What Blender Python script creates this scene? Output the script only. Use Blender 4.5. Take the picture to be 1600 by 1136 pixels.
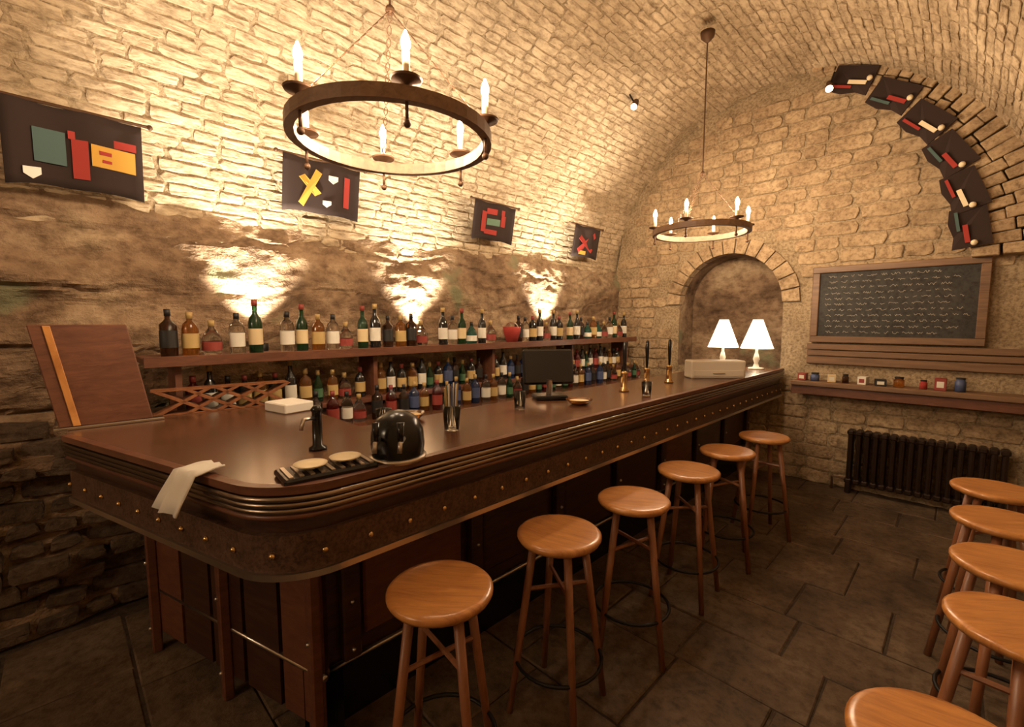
import bpy, bmesh, math, random
from mathutils import Vector, Matrix, noise
random.seed(7)
R = math.radians; PI = math.pi
C = bpy.context.scene.collection
for o in list(bpy.data.objects): bpy.data.objects.remove(o)

# ------------------------------------------------------------------ camera, world, exposure
H = 1.59
cam_d = bpy.data.cameras.new('camera'); cam = bpy.data.objects.new('camera', cam_d); C.objects.link(cam)
cam_d.sensor_width = 36; cam_d.lens = 16.0; cam_d.clip_start = 0.02
PITCH = R(5.14)
cam.location = (0, 0, H); cam.rotation_euler = (PI/2 - PITCH, 0, PI/4)
sc = bpy.context.scene; sc.camera = cam
sc.view_settings.view_transform = 'Standard'; sc.view_settings.look = 'None'
sc.view_settings.gamma = 1; sc.view_settings.use_curve_mapping = False
sc.view_settings.exposure = -0.12
w = bpy.data.worlds.new('world'); sc.world = w; w.use_nodes = True
w.node_tree.nodes['Background'].inputs[0].default_value = (1.0, .72, .45, 1)
w.node_tree.nodes['Background'].inputs[1].default_value = 0.02
BULB = 1750      # radiance of the chandelier bulbs
UPL = 420         # watts of each uplight behind the bottles

# ------------------------------------------------------------------ pixel -> point on a plane of the room
FW = Vector((-.70711, .70711, 0)); RT = Vector((.70711, .70711, 0)); ZU = Vector((0, 0, 1))
def at(u, v, **k):
    a = (u-800)/711.; b = (568-v)/711.
    F = FW*math.cos(PITCH) - ZU*math.sin(PITCH); U = FW*math.sin(PITCH) + ZU*math.cos(PITCH)
    d = F + RT*a + U*b
    if 'X' in k: t = k['X']/d.x
    elif 'Y' in k: t = k['Y']/d.y
    else: t = (k['Z']-H)/d.z
    return Vector((0, 0, H)) + d*t

# ------------------------------------------------------------------ materials
def newmat(name):
    m = bpy.data.materials.new(name); m.use_nodes = True
    return m, m.node_tree, m.node_tree.nodes['Principled BSDF']
def plain(name, col, rough=.5, metal=0, spec=.5, trans=0, coat=0, ior=1.45):
    m, nt, b = newmat(name)
    b.inputs['Base Color'].default_value = (*col, 1); b.inputs['Roughness'].default_value = rough
    b.inputs['Metallic'].default_value = metal; b.inputs['Specular IOR Level'].default_value = spec
    b.inputs['Transmission Weight'].default_value = trans; b.inputs['Coat Weight'].default_value = coat
    b.inputs['IOR'].default_value = ior
    return m
def emit(name, col, s):
    m, nt, b = newmat(name)
    b.inputs['Base Color'].default_value = (*col, 1)
    b.inputs['Emission Color'].default_value = (*col, 1); b.inputs['Emission Strength'].default_value = s
    return m
def stone(name, cols, scale=3., stretch=(1, 1, 1), bump=.5, rough=.9, fine=28., dist=.02, spots=None):
    m, nt, b = newmat(name); N = nt.nodes; L = nt.links
    g = N.new('ShaderNodeNewGeometry'); mp = N.new('ShaderNodeMapping'); mp.inputs['Scale'].default_value = stretch
    L.new(g.outputs['Position'], mp.inputs['Vector'])
    n1 = N.new('ShaderNodeTexNoise'); n1.inputs['Scale'].default_value = scale; n1.inputs['Detail'].default_value = 6; n1.inputs['Roughness'].default_value = .65
    n2 = N.new('ShaderNodeTexNoise'); n2.inputs['Scale'].default_value = fine; n2.inputs['Detail'].default_value = 5; n2.inputs['Roughness'].default_value = .7
    L.new(mp.outputs[0], n1.inputs['Vector']); L.new(mp.outputs[0], n2.inputs['Vector'])
    r = N.new('ShaderNodeValToRGB'); e = r.color_ramp.elements
    e[0].position = .3; e[0].color = (*cols[0], 1); e[1].position = .72; e[1].color = (*cols[-1], 1)
    for i, c in enumerate(cols[1:-1]):
        q = e.new(.3+.42*(i+1)/(len(cols)-1)); q.color = (*c, 1)
    L.new(n1.outputs['Fac'], r.inputs[0])
    mx = N.new('ShaderNodeMixRGB'); mx.blend_type = 'MULTIPLY'; mx.inputs[0].default_value = .75
    r2 = N.new('ShaderNodeValToRGB'); r2.color_ramp.elements[0].position = .33; r2.color_ramp.elements[0].color = (.32, .27, .22, 1)
    r2.color_ramp.elements[1].position = .56; r2.color_ramp.elements[1].color = (1, 1, 1, 1)
    L.new(n2.outputs['Fac'], r2.inputs[0]); L.new(r.outputs[0], mx.inputs[1]); L.new(r2.outputs[0], mx.inputs[2])
    out = mx.outputs[0]
    if spots:
        vo = N.new('ShaderNodeTexNoise'); vo.inputs['Scale'].default_value = spots[0]; vo.inputs['Detail'].default_value = 3
        L.new(g.outputs['Position'], vo.inputs['Vector'])
        r3 = N.new('ShaderNodeValToRGB'); r3.color_ramp.elements[0].position = spots[1]; r3.color_ramp.elements[0].color = (0, 0, 0, 1)
        r3.color_ramp.elements[1].position = spots[1]+.08; r3.color_ramp.elements[1].color = (1, 1, 1, 1)
        L.new(vo.outputs['Fac'], r3.inputs[0])
        m2 = N.new('ShaderNodeMixRGB'); L.new(r3.outputs[0], m2.inputs[0]); L.new(out, m2.inputs[1]); m2.inputs[2].default_value = (*spots[2], 1)
        out = m2.outputs[0]
    L.new(out, b.inputs['Base Color']); b.inputs['Roughness'].default_value = rough; b.inputs['Specular IOR Level'].default_value = .25
    bp = N.new('ShaderNodeBump'); bp.inputs['Strength'].default_value = bump; bp.inputs['Distance'].default_value = dist
    ad = N.new('ShaderNodeMath'); ad.operation = 'ADD'; L.new(n1.outputs['Fac'], ad.inputs[0]); L.new(n2.outputs['Fac'], ad.inputs[1])
    L.new(ad.outputs[0], bp.inputs['Height']); L.new(bp.outputs[0], b.inputs['Normal'])
    return m
def wood(name, c0, c1, rough=.4, axis=(14, 1.2, 14), scale=2.2, coat=0, obj=True, bump=.15):
    m, nt, b = newmat(name); N = nt.nodes; L = nt.links
    tc = N.new('ShaderNodeTexCoord'); mp = N.new('ShaderNodeMapping'); mp.inputs['Scale'].default_value = axis
    L.new(tc.outputs['Object'], mp.inputs['Vector'])
    n = N.new('ShaderNodeTexNoise'); n.inputs['Scale'].default_value = scale; n.inputs['Detail'].default_value = 6; n.inputs['Roughness'].default_value = .7
    n.inputs['Distortion'].default_value = .6
    L.new(mp.outputs[0], n.inputs['Vector'])
    r = N.new('ShaderNodeValToRGB'); e = r.color_ramp.elements
    e[0].position = .32; e[0].color = (*c0, 1); e[1].position = .68; e[1].color = (*c1, 1)
    L.new(n.outputs['Fac'], r.inputs[0]); L.new(r.outputs[0], b.inputs['Base Color'])
    b.inputs['Roughness'].default_value = rough; b.inputs['Coat Weight'].default_value = coat; b.inputs['Coat Roughness'].default_value = .2
    bp = N.new('ShaderNodeBump'); bp.inputs['Strength'].default_value = bump; bp.inputs['Distance'].default_value = .004
    L.new(n.outputs['Fac'], bp.inputs['Height']); L.new(bp.outputs[0], b.inputs['Normal'])
    return m

M = {}
M['vault'] = stone('vault_stone', [(.31, .225, .135), (.49, .37, .24), (.62, .49, .335)], scale=2.2, stretch=(1.4, .6, 1.4), fine=17, bump=.7)
M['mortar'] = stone('vault_mortar', [(.27, .195, .115), (.46, .345, .215)], scale=5, fine=40, bump=.6)
M['rock'] = stone('bedrock', [(.10, .06, .035), (.27, .175, .105), (.50, .375, .24)], scale=1.9, stretch=(1, .9, 1.35), fine=10, bump=.9, dist=.04,
                  spots=(2.1, .60, (.20, .19, .11)))
M['blocks'] = stone('wall_blocks', [(.28, .19, .11), (.44, .31, .185), (.56, .42, .26)], scale=3.1, fine=24, bump=.7)
M['floor'] = stone('floor_flags', [(.055, .035, .022), (.12, .08, .05), (.20, .14, .09)], scale=2.4, fine=20, bump=.4, rough=.62)
M['grout'] = stone('floor_joint', [(.04, .027, .018), (.09, .062, .042)], scale=6, fine=30, rough=.85)
M['rubble'] = stone('rubble', [(.07, .045, .03), (.16, .11, .07)], scale=5, fine=24, bump=.8)
M['bar'] = wood('bar_wood', (.018, .007, .004), (.06, .022, .012), rough=.38, axis=(3, 3, 22), coat=.25)
M['bar_top'] = wood('bar_top_wood', (.07, .028, .014), (.15, .065, .03), rough=.27, axis=(16, 1.1, 4), coat=.5)
M['red_wood'] = wood('red_wood', (.085, .028, .015), (.16, .06, .03), rough=.42, axis=(4, 4, 16), coat=.2)
M['shelf'] = wood('shelf_wood', (.09, .03, .016), (.17, .065, .034), rough=.45, axis=(14, 1, 14))
M['seat'] = wood('seat_wood', (.33, .12, .03), (.60, .27, .075), rough=.33, axis=(2, 16, 2), coat=.35)
M['leg'] = wood('leg_wood', (.18, .065, .028), (.30, .12, .05), rough=.42, axis=(12, 12, 1.5))
M['ledge'] = wood('ledge_wood', (.11, .055, .028), (.22, .12, .06), rough=.5, axis=(1, 14, 14))
M['leather'] = stone('studded_leather', [(.06, .03, .018), (.12, .065, .04)], scale=20, fine=80, bump=.3, rough=.5)
M['brass'] = plain('brass', (.62, .42, .2), .25, 1)
M['steel'] = plain('steel', (.55, .5, .45), .28, 1)
M['pewter'] = plain('pewter_moulding', (.30, .24, .19), .27, 1)
M['iron'] = plain('black_iron', (.012, .010, .009), .45, .3)
M['rust'] = plain('brown_iron', (.10, .05, .025), .55, .5)
M['black'] = plain('black_plastic', (.008, .007, .007), .22)
M['candle'] = plain('ivory_sleeve', (.75, .62, .42), .6)
M['bulb'] = emit('candle_bulb', (1, .76, .50), BULB)
M['spot_glow'] = emit('lamp_lens', (1, .78, .52), 12)
M['shade'] = emit('white_shade', (1, .93, .80), 1.5)
M['cream'] = plain('cream_enamel', (.62, .56, .47), .45)
M['white'] = plain('white_cotton', (.72, .68, .62), .9)
M['cloth'] = plain('dark_banner_cloth', (.028, .015, .012), .95)
M['red'] = plain('red_cloth', (.30, .03, .022), .85)
M['yellow'] = plain('gold_cloth', (.50, .27, .04), .8)
M['teal'] = plain('teal_cloth', (.06, .10, .095), .85)
M['slate'] = stone('slate', [(.035, .034, .032), (.07, .065, .06)], scale=3, fine=30, bump=.05, rough=.7)
M['chalk'] = plain('chalk', (.42, .37, .30), .95)
M['radiator'] = plain('radiator_iron', (.030, .016, .010), .4, .4)
def glassm(n, c, t=.85, r=.08): return plain(n, c, r, 0, .6, t)
M['g_green'] = glassm('green_glass', (.02, .10, .035)); M['g_amber'] = glassm('amber_glass', (.55, .22, .04), .9)
M['g_brown'] = glassm('brown_glass', (.09, .03, .01)); M['g_clear'] = glassm('clear_glass', (.97, .97, .95), 1., .02)
M['g_black'] = plain('black_glass', (.010, .009, .008), .1, 0, .7); M['g_blue'] = glassm('blue_glass', (.03, .08, .25))
M['g_teal'] = glassm('teal_glass', (.03, .22, .18)); M['g_red'] = glassm('red_glass', (.22, .02, .015))
for n, c in (('lab_white', (.66, .62, .54)), ('lab_cream', (.62, .48, .28)), ('lab_red', (.25, .04, .03)), ('lab_yellow', (.45, .31, .12)),
             ('lab_blue', (.06, .08, .17)), ('lab_black', (.015, .013, .012)), ('lab_green', (.05, .12, .06)), ('cap_gold', (.35, .23, .08)), ('cap_red', (.20, .03, .02)), ('cap_black', (.012, .01, .01))):
    M[n] = plain(n, c, .5)

# ------------------------------------------------------------------ helpers
def obj(name, bm, mat, parent=None, smooth=False, kind=None):
    me = bpy.data.meshes.new(name)
    if hasattr(bm, 'to_mesh'):
        bmesh.ops.recalc_face_normals(bm, faces=bm.faces); bm.to_mesh(me); bm.free()
    if smooth:
        for p in me.polygons: p.use_smooth = True
    me.materials.append(M[mat] if isinstance(mat, str) else mat)
    o = bpy.data.objects.new(name, me); C.objects.link(o)
    if parent: o.parent = parent
    if kind: o['kind'] = kind
    return o
def thing(name, label, cat, loc=(0, 0, 0), rz=0, group=None):
    o = bpy.data.objects.new(name, None); C.objects.link(o); o.empty_display_size = .05
    o.location = loc; o.rotation_euler = (0, 0, rz); o['label'] = label; o['category'] = cat
    if group: o['group'] = group
    return o
def tag(o, label, cat, group=None):
    o['label'] = label; o['category'] = cat
    if group: o['group'] = group
    return o
def dup(root, loc, rz=None, label=None, group=None):
    r = root.copy(); C.objects.link(r); r.location = loc
    if rz is not None: r.rotation_euler = (0, 0, rz)
    if label: r['label'] = label
    if group: r['group'] = group
    for ch in [c for c in bpy.data.objects if c.parent == root]:
        c = ch.copy(); C.objects.link(c); c.parent = r
        for g in [q for q in bpy.data.objects if q.parent == ch]:
            d = g.copy(); C.objects.link(d); d.parent = c
    return r
def BM(): return bmesh.new()
def box(bm, x0, x1, y0, y1, z0, z1, bev=0, mtx=None):
    vs = [bm.verts.new((x, y, z)) for x in (x0, x1) for y in (y0, y1) for z in (z0, z1)]
    fs = [bm.faces.new([vs[i] for i in q]) for q in ((0,1,3,2),(4,6,7,5),(0,4,5,1),(2,3,7,6),(0,2,6,4),(1,5,7,3))]
    if bev:
        es = list({e for f in fs for e in f.edges})
        r = bmesh.ops.bevel(bm, geom=es, offset=bev, segments=1, affect='EDGES')
        vs = list({v for f in r['faces'] for v in f.verts} | {v for v in vs if v.is_valid})
    if mtx: bmesh.ops.transform(bm, matrix=mtx, verts=[v for v in vs if v.is_valid])
    return vs
def lathe(bm, prof, seg=16, loc=(0, 0, 0), cap=True):
    rings = []
    for r, z in prof:
        rings.append([bm.verts.new((loc[0]+r*math.cos(2*PI*i/seg), loc[1]+r*math.sin(2*PI*i/seg), loc[2]+z)) for i in range(seg)])
    for a, b in zip(rings, rings[1:]):
        for i in range(seg): bm.faces.new((a[i], a[(i+1) % seg], b[(i+1) % seg], b[i]))
    if cap: bm.faces.new(rings[0][::-1]); bm.faces.new(rings[-1])
def tube(bm, pts, r, seg=8, closed=False, r1=None):
    pts = [Vector(p) for p in pts]; n = len(pts); rings = []
    prev = None
    for i, p in enumerate(pts):
        if closed: t = pts[(i+1) % n]-pts[i-1]
        else: t = pts[min(i+1, n-1)]-pts[max(i-1, 0)]
        t.normalize()
        a = prev if prev else (Vector((0, 0, 1)) if abs(t.z) < .9 else Vector((1, 0, 0)))
        s = t.cross(a).normalized(); u = s.cross(t).normalized(); prev = u
        rr = r if r1 is None else r+(r1-r)*i/(n-1)
        rings.append([bm.verts.new(p+(s*math.cos(2*PI*k/seg)+u*math.sin(2*PI*k/seg))*rr) for k in range(seg)])
    for i in range(n if closed else n-1):
        a, b = rings[i], rings[(i+1) % n]
        for k in range(seg): bm.faces.new((a[k], a[(k+1) % seg], b[(k+1) % seg], b[k]))
    if not closed: bm.faces.new(rings[0][::-1]); bm.faces.new(rings[-1])
def ball(bm, c, r, seg=10, sc_=(1, 1, 1)):
    q = bmesh.ops.create_uvsphere(bm, u_segments=seg, v_segments=max(6, seg//2+2), radius=r)
    bmesh.ops.scale(bm, vec=sc_, verts=q['verts']); bmesh.ops.translate(bm, vec=c, verts=q['verts'])
def prism(bm, poly, z0, z1):
    a = [bm.verts.new((x, y, z0)) for x, y in poly]; b = [bm.verts.new((x, y, z1)) for x, y in poly]
    bm.faces.new(a[::-1]); bm.faces.new(b)
    for i in range(len(poly)): j = (i+1) % len(poly); bm.faces.new((a[i], a[j], b[j], b[i]))
def strip(bm, path, z0, z1, out, thick=.01):
    """a vertical band following a plan path, `out` metres outside of it"""
    P = offset(path, out); Q = offset(path, out-thick)
    v = [[bm.verts.new((*p, z0)), bm.verts.new((*p, z1)), bm.verts.new((*q, z1)), bm.verts.new((*q, z0))] for p, q in zip(P, Q)]
    for a, b in zip(v, v[1:]):
        for k in range(4): bm.faces.new((a[k], b[k], b[(k+1) % 4], a[(k+1) % 4]))
    bm.faces.new(v[0]); bm.faces.new(v[-1][::-1])
def offset(path, d):
    res = []
    for i, p in enumerate(path):
        a = Vector(path[max(i-1, 0)]); b = Vector(path[min(i+1, len(path)-1)]); t = (b-a).normalized()
        res.append((p[0]+t.y*-d*-1*SGN, p[1]-t.x*-d*-1*SGN))
    return res
SGN = -1

# ------------------------------------------------------------------ the room
VX, VR, VZ = -1.49, 1.88, 2.08        # vault: centre line, radius, springing height
YB, YF = 5.30, -5.0                   # back wall, wall behind the camera
XL, XR = VX-VR, VX+VR                 # side walls (-3.37, 0.39)

def fn(x, y, z, s=1.): return noise.noise(Vector((x*s, y*s, z*s)))
# ceiling: barrel vault with its mortar bed, then stones one by one
bm = BM(); nA, nY = 60, 60; g = []
for j in range(nY+1):
    y = YF+(YB+.1-YF)*j/nY; row = []
    for i in range(nA+1):
        a = PI*i/nA; rr = VR+.005+.02*fn(math.cos(a)*2, y, math.sin(a)*2, 1.2)
        row.append(bm.verts.new((VX+rr*math.cos(a), y, VZ+rr*math.sin(a))))
    g.append(row)
for j in range(nY):
    for i in range(nA): bm.faces.new((g[j][i], g[j][i+1], g[j+1][i+1], g[j+1][i]))
ceil = obj('ceiling', bm, 'mortar', smooth=True, kind='structure')
# templates of vault stones
TL = (.13, .18, .24, .30); TH = .056
def stone_mesh(name, L, Hh, seed, d=.03):
    rnd = random.Random(seed); bm = BM()
    # rounded irregular face: outer ring at depth 0, inner ring proud
    n = 12; ring0 = []; ring1 = []; ring2 = []
    for k in range(n):
        a = 2*PI*k/n+PI/12; cx, cy = math.cos(a), math.sin(a)
        s = max(abs(cx), abs(cy)); x, y = cx/s, cy/s
        j = 1-(.02+.13*rnd.random())*(abs(x*y) > .5)
        jx = rnd.uniform(-.006, .006); jy = rnd.uniform(-.006, .006)
        ring0.append(bm.verts.new((x*j*(L/2)+jx, y*j*(Hh/2)+jy, -d)))
        ring1.append(bm.verts.new((x*j*(L/2-.002)+jx, y*j*(Hh/2-.002)+jy, .002)))
        ring2.append(bm.verts.new((x*j*(L/2-.009)+jx, y*j*(Hh/2-.007)+jy, .004+rnd.uniform(-.003, .003))))
    for A, B in ((ring0, ring1), (ring1, ring2)):
        for k in range(n): bm.faces.new((A[k], A[(k+1) % n], B[(k+1) % n], B[k]))
    c = bm.verts.new((0, 0, .005))
    for k in range(n): bm.faces.new((ring2[k], ring2[(k+1) % n], c))
    me = bpy.data.meshes.new(name); bm.to_mesh(me); bm.free(); return me
def lay(parent, items, meshes, mat, word, cap=295):
    """items: (score, mesh index, matrix). The largest in view are parts, the rest one joined part."""
    for m in meshes:
        if not m.materials: m.materials.append(M[mat])
    items.sort(key=lambda t: -t[0])
    for s, k, mt in items[:cap]:
        o = bpy.data.objects.new(word, meshes[k]); C.objects.link(o); o.parent = parent; o.matrix_local = mt
    rest = items[cap:]
    if rest:
        V = []; Fc = []
        for s, k, mt in rest:
            b = len(V); V += [mt @ v.co for v in meshes[k].vertices]
            Fc += [tuple(b+i for i in p.vertices) for p in meshes[k].polygons]
        me = bpy.data.meshes.new(word+'_field'); me.from_pydata(V, [], Fc); me.materials.append(M[mat])
        o = bpy.data.objects.new(word+'_field', me); C.objects.link(o); o.parent = parent; o['kind'] = 'stuff'
def inview(p):
    d = Vector(p)-Vector((0, 0, H)); f = d.dot(FW)
    if f < .3: return 0
    u = d.dot(RT)/f*711; v = d.z/f*711
    return (1/f**2) if abs(u) < 820 and -660 < v+64-0 and v-64 < 640-0 else 0
vm = [stone_mesh('vault_stone', L, TH, 10*i+j) for i, L in enumerate(TL) for j in range(3)]
items = []
nC = int(PI*VR/.064)
for c in range(nC):
    a = PI*(c+.5)/nC; y = -.9+random.random()*.2
    while y < YB-.05:
        i = random.choice((0, 1, 1, 2, 2, 3)); L = TL[i]
        yc = y+L/2; rr = VR+random.uniform(-.001, .006)+.02*fn(math.cos(a)*2, yc, math.sin(a)*2, 1.2)
        pos = Vector((VX+rr*math.cos(a), yc, VZ+rr*math.sin(a)))
        zax = Vector((-math.cos(a), 0, -math.sin(a))); xax = Vector((random.uniform(-.01, .01), 1, 0)).normalized(); yax = zax.cross(xax).normalized(); xax = yax.cross(zax)
        mt = Matrix((xax, yax, zax)).transposed().to_4x4(); mt.translation = pos
        if yc+L/2 < YB+.05: items.append((inview(pos)*L, i*3+random.randrange(3), mt))
        y += L+.008+random.random()*.01
lay(ceil, items, vm, 'vault', 'vault_stone')

# left wall: layered bedrock bulging behind the bottles
bm = BM(); g = []; nY, nZ = 300, 130
def rockx(y, z):
    st = noise.noise(Vector((y*.35, z*4.2, 1.7)))*.09 + noise.noise(Vector((y*1.6, z*7, 4.)))*.045
    big = noise.noise(Vector((y*.8, z*.9, 9.)))*.10
    lo = max(0, .9-z)*.06
    e = min(1, max(0, (2.35-z)/.4))
    led = abs((z*3.1+.55*noise.noise(Vector((y*1.1, 3., 0)))+.18*noise.noise(Vector((y*5, z*2, 0)))) % 1-.5)
    led = -.05*max(0, 1-led/(.07+.09*noise.noise(Vector((y*1.7, z*2, 8.))))) if .07+.09*noise.noise(Vector((y*1.7, z*2, 8.))) > .01 else 0
    rg = noise.noise(Vector((y*6, z*11, 2.)))*.030+noise.noise(Vector((y*15, z*20, 5.)))*.014+noise.noise(Vector((y*2.6, z*3.8, 7.)))*.05
    x = XL-.02+(.10+st+big+led+rg)*e+lo*.5
    k = min(1, max(0, (z-1.0)/.2))*min(1, max(0, (2.28-z)/.25))*min(1, max(0, (y-.1)/.5))
    return x*(1-k)+k*(-3.30+rg*.75+st*.3+led*.3)
for j in range(nY+1):
    y = YF+(YB+.05-YF)*j/nY; row = []
    for i in range(nZ+1):
        z = 2.30*i/nZ; row.append(bm.verts.new((rockx(y, z), y, z)))
    g.append(row)
for j in range(nY):
    for i in range(nZ): bm.faces.new((g[j][i], g[j][i+1], g[j+1][i+1], g[j+1][i]))
wl = obj('wall_left', bm, 'rock', kind='structure')
# rubble courses at the foot of the left wall beside the bar end
items = []; rm = [stone_mesh('rubble_stone', L, hh, 77+i, .05) for i, (L, hh) in enumerate(((.16, .07), (.22, .09), (.12, .06), (.28, .10)))]
z = .05
while z < 1.05:
    y = -.55+random.random()*.1
    while y < .85:
        k = random.randrange(4); L = (.16, .22, .12, .28)[k]
        p = Vector((rockx(y+L/2, z)+.035, y+L/2, z)); tw = random.uniform(-.12, .12)
        mt = Matrix.Translation(p) @ Matrix.Rotation(PI/2, 4, 'Y') @ Matrix.Rotation(PI/2+tw, 4, 'Z')
        items.append((inview(p), k, mt)); y += L+.02
    z += .10
lay(wl, items, rm, 'rubble', 'rubble_stone', 140)

# right wall and the wall behind the camera
bm = BM(); box(bm, XR, XR+.2, YF, YB+.2, 0, VZ+.05); obj('wall_right', bm, 'blocks', kind='structure')
bm = BM(); box(bm, XL-.2, XR+.2, YF-.2, YF, 0, VZ+VR+.1); obj('wall_front', bm, 'blocks', kind='structure')
# back wall with the arched niche
NX0, NX1, NZ0, NZS = -2.46, -1.36, 1.08, 1.80
NXC = (NX0+NX1)/2; NR = (NX1-NX0)/2
def niche_top(x): return NZS+math.sqrt(max(0, NR*NR-(x-NXC)**2)) if NX0 < x < NX1 else None
bm = BM()
xs = sorted(set([XL+i*(XR-XL)/30 for i in range(31)]+[NXC-NR*math.cos(PI*i/20) for i in range(21)]))
def colz(x, a, b, n=12):
    return [bm.verts.new((x, YB+.015*fn(x, 2., a+(b-a)*k/n, 3), a+(b-a)*k/n)) for k in range(n+1)]
def top(x): return VZ+math.sqrt(max(0, VR*VR-(x-VX)**2))+.03
for x0, x1 in zip(xs, xs[1:]):
    mid = (x0+x1)/2
    segs = [((0, top(x0)), (0, top(x1)))]
    if NX0 < mid < NX1:
        t0 = niche_top(x0) or NZS; t1 = niche_top(x1) or NZS
        segs = [((0, NZ0), (0, NZ0)), ((t0, top(x0)), (t1, top(x1)))]
    for (a0, b0), (a1, b1) in segs:
        A = colz(x0, a0, b0); B = colz(x1, a1, b1)
        for k in range(12): bm.faces.new((A[k], B[k], B[k+1], A[k+1]))
bmesh.ops.remove_doubles(bm, verts=bm.verts, dist=.0005)
wb = obj('wall_back', bm, 'mortar', kind='structure')
bm = BM()   # niche lining
ND = .38
prof = [(NX0, NZ0)]+[(NXC-NR*math.cos(PI*i/20), NZS+NR*math.sin(PI*i/20)) for i in range(21)]+[(NX1, NZ0)]
for k in range(len(prof)):
    a, b = prof[k], prof[(k+1) % len(prof)]
    vv = [bm.verts.new((a[0], YB, a[1])), bm.verts.new((b[0], YB, b[1])), bm.verts.new((b[0], YB+ND, b[1])), bm.verts.new((a[0], YB+ND, a[1]))]
    bm.faces.new(vv)
bm.faces.new([bm.verts.new((x, YB+ND, z)) for x, z in prof])
obj('niche_lining', bm, 'rock', wb)
bm = BM()   # arch stones round the niche
for i in range(15):
    a0 = PI*i/15+.012; a1 = PI*(i+1)/15-.012
    b2 = BM(); r0, r1 = NR-.005, NR+.13+random.random()*.03
    pts = [(NXC+r0*math.cos(a0), NZS+r0*math.sin(a0)), (NXC+r1*math.cos(a0), NZS+r1*math.sin(a0)), (NXC+r1*math.cos(a1), NZS+r1*math.sin(a1)), (NXC+r0*math.cos(a1), NZS+r0*math.sin(a1))]
    A = [b2.verts.new((x, YB-.03-random.random()*.008, z)) for x, z in pts]; B = [b2.verts.new((x, YB+.10, z)) for x, z in pts]
    b2.faces.new(A); b2.faces.new(B[::-1])
    for k in range(4): b2.faces.new((A[k], A[(k+1) % 4], B[(k+1) % 4], B[k]))
    obj('arch_stone', b2, 'blocks', wb)
bm.free()
# block courses of the back wall
BL = (.18, .26, .34); bmh = .115
wm = [stone_mesh('wall_stone', L, bmh, 300+10*i+j, .04) for i, L in enumerate(BL) for j in range(3)]
items = []; z = .06
while z < 3.85:
    x = XL+random.random()*.1
    while x < XR:
        i = random.randrange(3); L = BL[i]; xc = x+L/2; x += L+.014
        if xc+L/2 > XR or z+.06 > top(xc)-.08 or abs(xc-VX)+L/2 > VR: continue
        if z > VZ and (abs(xc-VX)+L/2)**2+(z-VZ+.06)**2 > (VR-.01)**2: continue
        if NX0-L/2-.02 < xc < NX1+L/2+.02 and NZ0-.06 < z < NZS: continue
        if (xc-NXC)**2+(z-NZS)**2 < (NR+.16+L*.4)**2 and z > NZS-.1: continue
        if -1.12-L/2 < xc and 1.02 < z < 2.08: continue      # behind board, plank and ledge
        p = Vector((xc, YB-.010, z))
        mt = Matrix.Translation(p) @ Matrix.Rotation(PI/2, 4, 'X')
        items.append((inview(p)*L, i*3+random.randrange(3), mt))
    z += bmh+.012
lay(wb, items, wm, 'blocks', 'wall_stone')
# dark rib stones on the right flank where the vault meets the back wall
def ribr(a):
    # inner edge of the rib: an ellipse about (-1.58, 2.1), measured from the vault centre
    lo, hi = .8, 2.2
    for _ in range(30):
        m = (lo+hi)/2; x = VX+m*math.cos(a)+1.58; z = VZ+m*math.sin(a)-2.1
        if (x/1.56)**2+(z/1.84)**2 < 1: lo = m
        else: hi = m
    return lo
for k in range(26):
    a0, a1 = R(1)+R(80)*k/26, R(1)+R(80)*(k+1)/26-.006; am = (a0+a1)/2
    f = min(1, max(0, (R(80)-am)/R(14)))
    r0, r1 = VR-(VR-ribr(am))*(.25+.75*f)+random.uniform(-.006, .006), VR+.05
    pts = [(VX+r*math.cos(a), VZ+r*math.sin(a)) for r, a in ((r0, a0), (r1, a0), (r1, a1), (r0, a1))]
    rm_ = r0+(r1-r0)*random.uniform(.35, .65)
    for ra, rb in (((r0, rm_-.004), (rm_+.004, r1)) if r1-r0 > .16 else ((r0, r1),)):
        pts = [(VX+r*math.cos(a)+random.uniform(-.006, .006), VZ+r*math.sin(a)+random.uniform(-.006, .006)) for r, a in ((ra, a0), (rb, a0), (rb, a1), (ra, a1))]
        yo = YB-.17-random.uniform(0, .012)
        b2 = BM(); A = [b2.verts.new((x, yo, z)) for x, z in pts]; B = [b2.verts.new((x, YB+.03, z)) for x, z in pts]
        b2.faces.new(A); b2.faces.new(B[::-1])
        for q in range(4): b2.faces.new((A[q], A[(q+1) % 4], B[(q+1) % 4], B[q]))
        bmesh.ops.bevel(b2, geom=list(b2.edges), offset=.006, segments=1, affect='EDGES')
        obj('rib_stone', b2, 'blocks', ceil)

# floor
bm = BM(); box(bm, XL-.1, XR+.1, YF, YB+.1, -.1, -.008); fl = obj('floor', bm, 'grout', kind='structure')
y = -1.0; nfl = 0
while y < YB-.1:
    dy = random.choice((.36, .44, .52)); x = XL+.15+random.random()*.2
    while x < XR-.02:
        dx = random.choice((.42, .55, .68)); x1 = min(x+dx, XR-.01); y1 = min(y+dy, YB-.01)
        if x1-x > .08 and not (-2.5 < x and x1 < -1.75 and y > .6):
            b2 = BM(); gp = .004; zz = random.uniform(-.003, .004)
            q = [(x+gp, y+gp), (x1-gp, y+gp), (x1-gp, y1-gp), (x+gp, y1-gp)]
            q = [(px+random.uniform(-.006, .006), py+random.uniform(-.006, .006)) for px, py in q]
            prism(b2, q, -.03, zz)
            bmesh.ops.bevel(b2, geom=[e for e in b2.edges if all(v.co.z > -.01 for v in e.verts)], offset=.006, segments=1, affect='EDGES')
            obj('flagstone', b2, 'floor', fl); nfl += 1
        x = x1
    y += dy

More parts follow.
